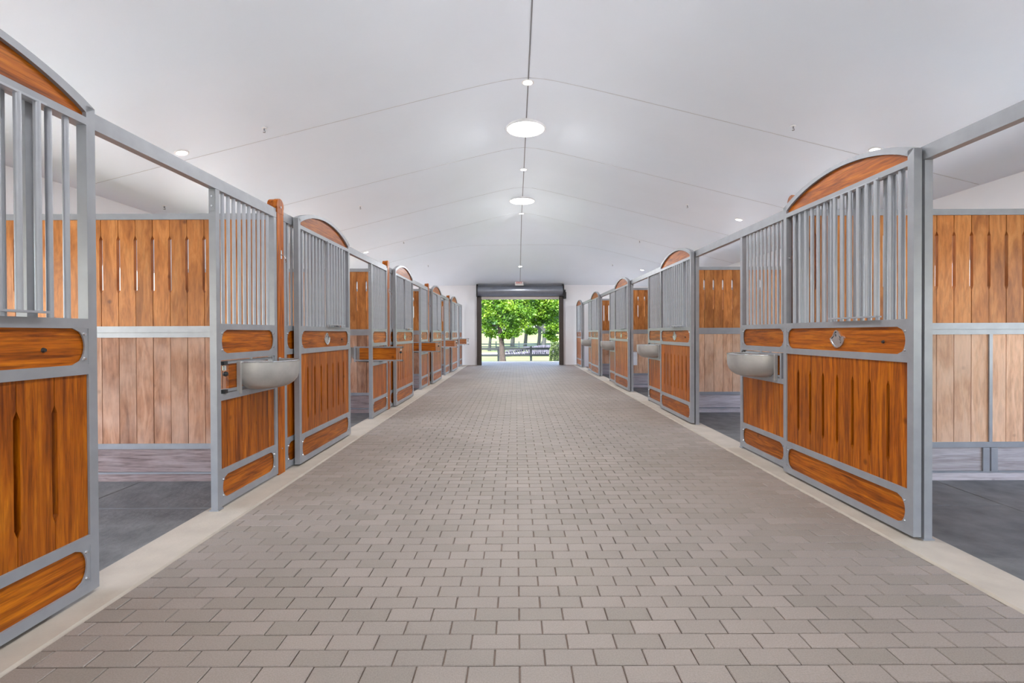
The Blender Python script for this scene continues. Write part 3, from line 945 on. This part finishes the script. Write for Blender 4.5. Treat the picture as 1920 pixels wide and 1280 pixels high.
# white sheet hanging in the second right stall
nt = empty('paper_notice', (2.98, 4.50 + 2*P - 0.02, 0.50))
tag(nt, 'white sheet hanging on the wood through the second right doorway', 'notice')
MB().box(-0.06, 0.06, -0.006, 0.0, 0.0, 0.33).build('sheet', M_paper, nt)
MB().box(-0.09, 0.05, -0.012, -0.004, 0.33, 0.35).build('clip_bar', M_chrome, nt)
# metal pail in the third right stall, black rubber tub in the last
pb = empty('metal_pail', (3.22, 4.50 + 3*P - 0.20, SF))
tag(pb, 'silver pail hanging in the dark third right doorway', 'bucket')
MB().lathe([(0.001, 0.63), (0.10, 0.63), (0.14, 0.90), (0.146, 0.905), (0.136, 0.90), (0.096, 0.64), (0.001, 0.64)], n=20).build('pail_body', M_chrome, pb, smooth=True)
MB().tube([(0, -0.14, 0.89), (0, -0.10, 1.0), (0, 0.0, 1.05), (0, 0.10, 1.0), (0, 0.14, 0.89)], [0.004]*5, 6).cyl((0, 0, 1.05), (0, 0.2, 1.06), 0.006, n=6).build('pail_handle', M_steel, pb)

# ------------------------------------------------------------------ outdoors
def gz(x, y):
    if y < 24: return -0.12
    pts = [(24, -0.12), (34, -1.05), (45, -1.15), (60, -0.75), (85, 0.25), (150, 2.4), (220, 4.0)]
    for (a, za), (b, zb) in zip(pts, pts[1:]):
        if y <= b:
            t = (y - a) / (b - a); return za + (zb - za) * t
    return 4.0
g = MB()
gxs = [-120, -70, -40, -22, -12, OL-0.2, KL, KR, OR_+0.2, 12, 22, 40, 70, 120]
gys = [-60, -25, Y_BACK-0.2, 0, 10, Y_END+0.16, 22.62, 24, 26, 29, 32, 34, 38, 45, 52, 60, 72, 85, 110, 150, 220]
W_ = len(gxs)
vs = [(x, y, gz(x, y)) for y in gys for x in gxs]
fs = []
for j_ in range(len(gys) - 1):
    for i_ in range(W_ - 1):
        xm, ym = (gxs[i_] + gxs[i_+1]) / 2, (gys[j_] + gys[j_+1]) / 2
        if OL-0.2 < xm < OR_+0.2 and Y_BACK-0.2 < ym < Y_END+0.16: continue
        if KL < xm < KR and Y_END < ym < 22.62: continue
        fs.append((j_*W_+i_, j_*W_+i_+1, (j_+1)*W_+i_+1, (j_+1)*W_+i_))
g.add(vs, fs)
tag(g.build('ground', M_grass, smooth=True, fix=False), kind='structure')
# pale paving by the far door; wide side strips added to bounce daylight indoors
ap = MB()
for (a, b, c_, d_) in ((OL-6, OL-0.95, Y_BACK-3, 23), (OR_+0.95, OR_+6, Y_BACK-3, 23), (OL-0.95, KL-0.01, Y_END+0.2, 22.6), (KR+0.01, OR_+0.95, Y_END+0.2, 22.6), (KL, KR, 22.6, 22.85)):
    ap.box(a, b, c_, d_, -0.3, -0.03 if b != KR else -0.005)
tag(ap.build('apron_and_bounce', M_path, fix=False), kind='structure')

# near board fence
def fence(y, xa, xb, first_post, sp_, rails, ph, rw, label, mat):
    t = empty('board_fence', (0, y, 0))
    tag(t, label, 'fence')
    x = first_post
    while x > xa: x -= sp_
    z = gz(0, y)
    while x <= xb:
        MB().box(x - rw*0.5, x + rw*0.5, -0.06, 0.06, z - 0.2, z + ph).build('post', mat, t)
        for r in rails:
            MB().box(x, x + sp_ - 0.01, -0.10, -0.06, r - rw/2, r + rw/2).build('rail', mat, t)
        x += sp_
    return t
fence(36.0, -9, 10, 1.11, 2.40, (0.17, -0.31, -0.80), 1.42, 0.15, 'black three-rail board fence just beyond the roller door', M_fence)
fence(62.0, -22, 22, -5.4, 2.9, (-0.05, -0.40), 0.95, 0.13, 'thin dark far fence crossing the bright pasture', plain('far_fence_paint', srgb(34, 46, 54), 0.7))
# pale drive and low stone wall
m = MB()
for i in range(24):
    x0, x1 = -26 + i*2.2, -26 + (i+1)*2.2
    for xx in (x0,):
        ya, yb = 54 + 3*sin(x0*0.12), 54 + 3*sin(x1*0.12)
        m.add([(x0, ya-2.2, gz(0, ya-2.2)+0.03), (x1, yb-2.2, gz(0, yb-2.2)+0.03), (x1, yb+1.6, gz(0, yb+1.6)+0.03), (x0, ya+1.6, gz(0, ya+1.6)+0.03)], [(0,1,2,3)])
tag(m.build('gravel_drive', plain('drive_gravel', srgb(112, 112, 114), 0.95), fix=False), 'pale gravel drive winding behind the black fence', 'drive')
sw = MB()
for i in range(46):
    xw = -1.0 + i * 0.22
    yw = 50 + 2.5 * sin((xw) * 0.35)
    hgt = 0.75 + 0.25 * sin(xw * 0.5)
    for r in range(4):
        dx = rnd.uniform(-0.05, 0.05) + (0.11 if r % 2 else 0)
        z0 = gz(0, yw) + r * hgt / 4
        sw.tbox(xw + dx - 0.105, xw + dx + 0.105, yw - 0.2 + rnd.uniform(-0.04, 0.04), yw + 0.2, z0, z0 + hgt/4 - 0.015, 0.02, rnd.random())
o = sw.build('stone_wall', M_stone, fix=False)
tag(o, 'low grey dry stone wall behind the fence, right of the tree', 'wall')

# trees
def leaf_cloud(blobs, n, size, rr, droop=0.3):
    m = MB()
    tot = sum(b[3] for b in blobs)
    for b in blobs:
        cx, cy, cz, rad, sq = b
        for _ in range(int(n * b[3] / tot)):
            v = Vector((rr.gauss(0, 1), rr.gauss(0, 1), rr.gauss(0, 1))).normalized() * rad * (rr.random() ** 0.4)
            p = Vector((cx + v.x, cy + v.y, cz + v.z * sq))
            s = size * rr.uniform(0.6, 1.3)
            d = Vector((rr.gauss(0, 1), rr.gauss(0, 1), rr.gauss(0, 0.5) - droop)).normalized()
            a = d.orthogonal().normalized(); q = Matrix.Rotation(rr.uniform(0, 2*pi), 3, d) @ a
            w = q * s * 0.32
            tip = p + d * s
            mid = p + d * s * 0.45 + d.cross(q) * s * 0.08
            m.add([p, mid + w, tip, mid - w], [(0, 1, 2, 3)])
    return m
def tree(name, x, y, trunk, branches, blobs, n, size, leaf, bark, lab, seed):
    rr = random.Random(seed)
    t = empty(name, (x, y, gz(x, y)))
    tag(t, lab, 'tree', 'trees beyond the roller door')
    z0 = gz(x, y)
    m = MB().tube([Vector(p) for p, r in trunk], [r for p, r in trunk], 10)
    m.v = [(a - x, b - y, c_ - z0) for a, b, c_ in m.v]
    m.build('trunk', bark, t, smooth=True)
    for br in branches:
        m = MB().tube([Vector(p) for p, r in br], [r for p, r in br], 7)
        m.v = [(a - x, b - y, c_ - z0) for a, b, c_ in m.v]
        m.build('branch', bark, t, smooth=True)
    m = leaf_cloud(blobs, n, size, rr)
    m.v = [(a - x, b - y, c_ - z0) for a, b, c_ in m.v]
    o = m.build('foliage', leaf, t, fix=False)
    o['kind'] = 'stuff'
    return t
def wp(px, py, Y):      # a point of the view at depth Y, used once to lay out the trees
    return ((px - 967.2) * Y / F_PX, Y, CAM_H - (py - 624.4) * Y / F_PX)
Yt = 30.5
tr = [(wp(943.5, 684, Yt), 0.22), (wp(942, 668, Yt), 0.19), (wp(940.5, 640, Yt), 0.155), (wp(937.5, 620, Yt), 0.14), (wp(936, 604, Yt), 0.13)]
brs = [[(wp(936, 606, Yt), 0.09), (wp(926, 611, Yt), 0.06), (wp(912, 606, Yt), 0.05), (wp(896, 599, Yt), 0.03)],
       [(wp(936, 606, Yt), 0.11), (wp(939, 596, Yt), 0.08), (wp(950, 582, Yt+0.5), 0.06), (wp(966, 566, Yt+0.8), 0.05)],
       [(wp(936, 606, Yt), 0.10), (wp(933, 590, Yt-.3), 0.08), (wp(926, 570, Yt-.5), 0.06), (wp(918, 540, Yt), 0.05)],
       [(wp(936, 606, Yt), 0.09), (wp(944, 603, Yt+.4), 0.05), (wp(958, 600, Yt+.8), 0.03)]]
rb = random.Random(3)
bl = []
for (px, py, Y, r) in ((912, 590, 30, .75), (922, 622, 30.6, .55), (905, 612, 30.2, .6), (950, 600, 30, .8), (960, 622, 30.3, .62), (975, 606, 30.6, .7), (935, 575, 30, .8), (960, 578, 29.8, .8), (948, 628, 30.2, .38),
                       (985, 585, 30.6, .7), (905, 565, 30, .9), (928, 550, 30.5, 1.2), (970, 545, 30.5, 1.3), (940, 520, 30.5, 1.6), (900, 540, 31, 1.4), (985, 560, 30.8, .6)):
    x_, y_, z_ = wp(px, py, Y); bl.append((x_, y_, z_, r, 0.62))
tree('broad_tree', tr[0][0][0], Yt, tr, brs, bl, 9000, 0.17, M_leaf, M_bark, 'bright green tree with leaning trunk in front of the fence', 11)
Y2 = 34
tr = [(wp(1066, 690, Y2), 0.25), (wp(1063, 600, Y2), 0.2), (wp(1052, 575, Y2), 0.16)]
brs = [[(wp(1058, 590, Y2), 0.12), (wp(1040, 580, Y2), 0.09), (wp(1020, 570, Y2), 0.06), (wp(990, 552, Y2), 0.05)],
       [(wp(1050, 598, Y2), 0.05), (wp(1036, 596, Y2-.2), 0.035), (wp(1020, 600, Y2-.3), 0.02)]]
bl = []
for (px, py, Y, r) in ((1000, 585, 33, .7), (1012, 600, 33.4, .6), (1028, 590, 33, .8), (1040, 612, 33, .7), (1030, 628, 33.4, .45), (1045, 570, 32.5, .9), (1015, 568, 33, .9), (995, 620, 33, .45),
                       (990, 602, 33.2, .5), (1022, 545, 33, 1.2), (1000, 550, 33.2, 1.0), (1045, 540, 33, 1.3), (1038, 635, 33.6, .3)):
    x_, y_, z_ = wp(px, py, Y); bl.append((x_, y_, z_, r, 0.65))
tree('broad_tree', tr[0][0][0], Y2, tr, brs, bl, 8000, 0.18, M_leaf, M_bark2, 'light green tree whose boughs reach in from the right of the doorway', 12)
# darker trees standing behind
for q, (px, Y, rt, lab) in enumerate(((917, 58, 0.30, 'dark green tree behind the left side of the pasture'), (960, 66, 0.5, 'pale trunked tree right of the leaning trunk'), (984, 64, 0.42, 'dark trunked tree behind the middle of the stone wall'),
                                      (1009, 60, 0.40, 'dark trunked tree right of the middle of the doorway'), (1018, 56, 0.45, 'twin trunked dark tree behind the stone wall'), (1037, 62, 0.35, 'slim dark tree behind the clipped hedge'))):
    b = wp(px, 640, Y); z0 = gz(0, Y)
    x = b[0]
    tr = [((x, Y, z0-0.2), rt*0.62), ((x + 0.2, Y, z0 + 2.0), rt*0.5), ((x - 0.1, Y, z0 + 4.5), rt*0.42)]
    brs = [[((x, Y, z0 + 2.8), rt*0.3), ((x + 1.0, Y, z0 + 4.2), rt*0.2), ((x + 2, Y, z0 + 5.6), rt*0.14)],
           [((x, Y, z0 + 2.5), rt*0.3), ((x - 1.1, Y, z0 + 4.0), rt*0.2), ((x - 1.9, Y, z0 + 5.4), rt*0.14)]]
    bl = [(x + rb.uniform(-2, 2), Y + rb.uniform(-1.5, 1.5), z0 + rb.uniform(3.9, 8.0), rb.uniform(1.1, 2.0), 0.7) for _ in range(9)]
    tree('shade_tree', x, Y, tr, brs, bl, 2600, 0.42, M_leaf_d, M_bark2, lab, 30 + q)
for q in range(9):
    x = -36 + q * 9; Y = 118 + 8 * sin(q * 2.1); z0 = gz(0, Y)
    tr = [((x, Y, z0-0.3), 0.4), ((x, Y, z0 + 4), 0.3)]
    bl = [(x + rb.uniform(-4, 4), Y + rb.uniform(-2, 2), z0 + rb.uniform(2.0, 11), rb.uniform(2.6, 4.0), 0.8) for _ in range(10)]
    tree('woodland_tree', x, Y, tr, [], bl, 1800, 1.1, M_leaf_f, M_bark2, 'hazy pale green tree in the far woodland, number %s from the left' % ['one','two','three','four','five','six','seven','eight','nine'][q], 60 + q)
# clipped hedge
rr = random.Random(5)
hd = empty('clipped_hedge', (2.75, 26.5, gz(0, 26.5)))
tag(hd, 'clipped green hedge at the right side of the doorway', 'hedge')
m = MB()
for _ in range(5200):
    a = rr.uniform(0, 2*pi); zz = rr.uniform(0, 1) ** 0.8
    rx = 0.88 * (1 - 0.18 * zz ** 4)
    f = abs(cos(a)) ** 4 + abs(sin(a)) ** 4
    k_ = rx / (f ** 0.25) * rr.uniform(0.92, 1.02)
    top = rr.random() < 0.25
    if top: k_ *= rr.random(); zz = 1 - rr.uniform(0, 0.05)
    p = Vector((k_ * cos(a), k_ * sin(a), zz * 1.12))
    s = rr.uniform(0.04, 0.09)
    d = (Vector((cos(a), sin(a), 0.5)) + Vector((rr.gauss(0, .7), rr.gauss(0, .7), rr.gauss(0, .7)))).normalized()
    q_ = d.orthogonal().normalized() * s * 0.4
    m.add([p, p + d*s*0.5 + q_, p + d*s, p + d*s*0.5 - q_], [(0,1,2,3)])
o = m.build('foliage', M_hedge, hd, fix=False); o['kind'] = 'stuff'
MB().cyl((0, 0, -0.2), (0, 0, 0.95), 0.72, 0.68, 14).build('hedge_core', plain('hedge_core', srgb(40, 52, 28), 1.0), hd)
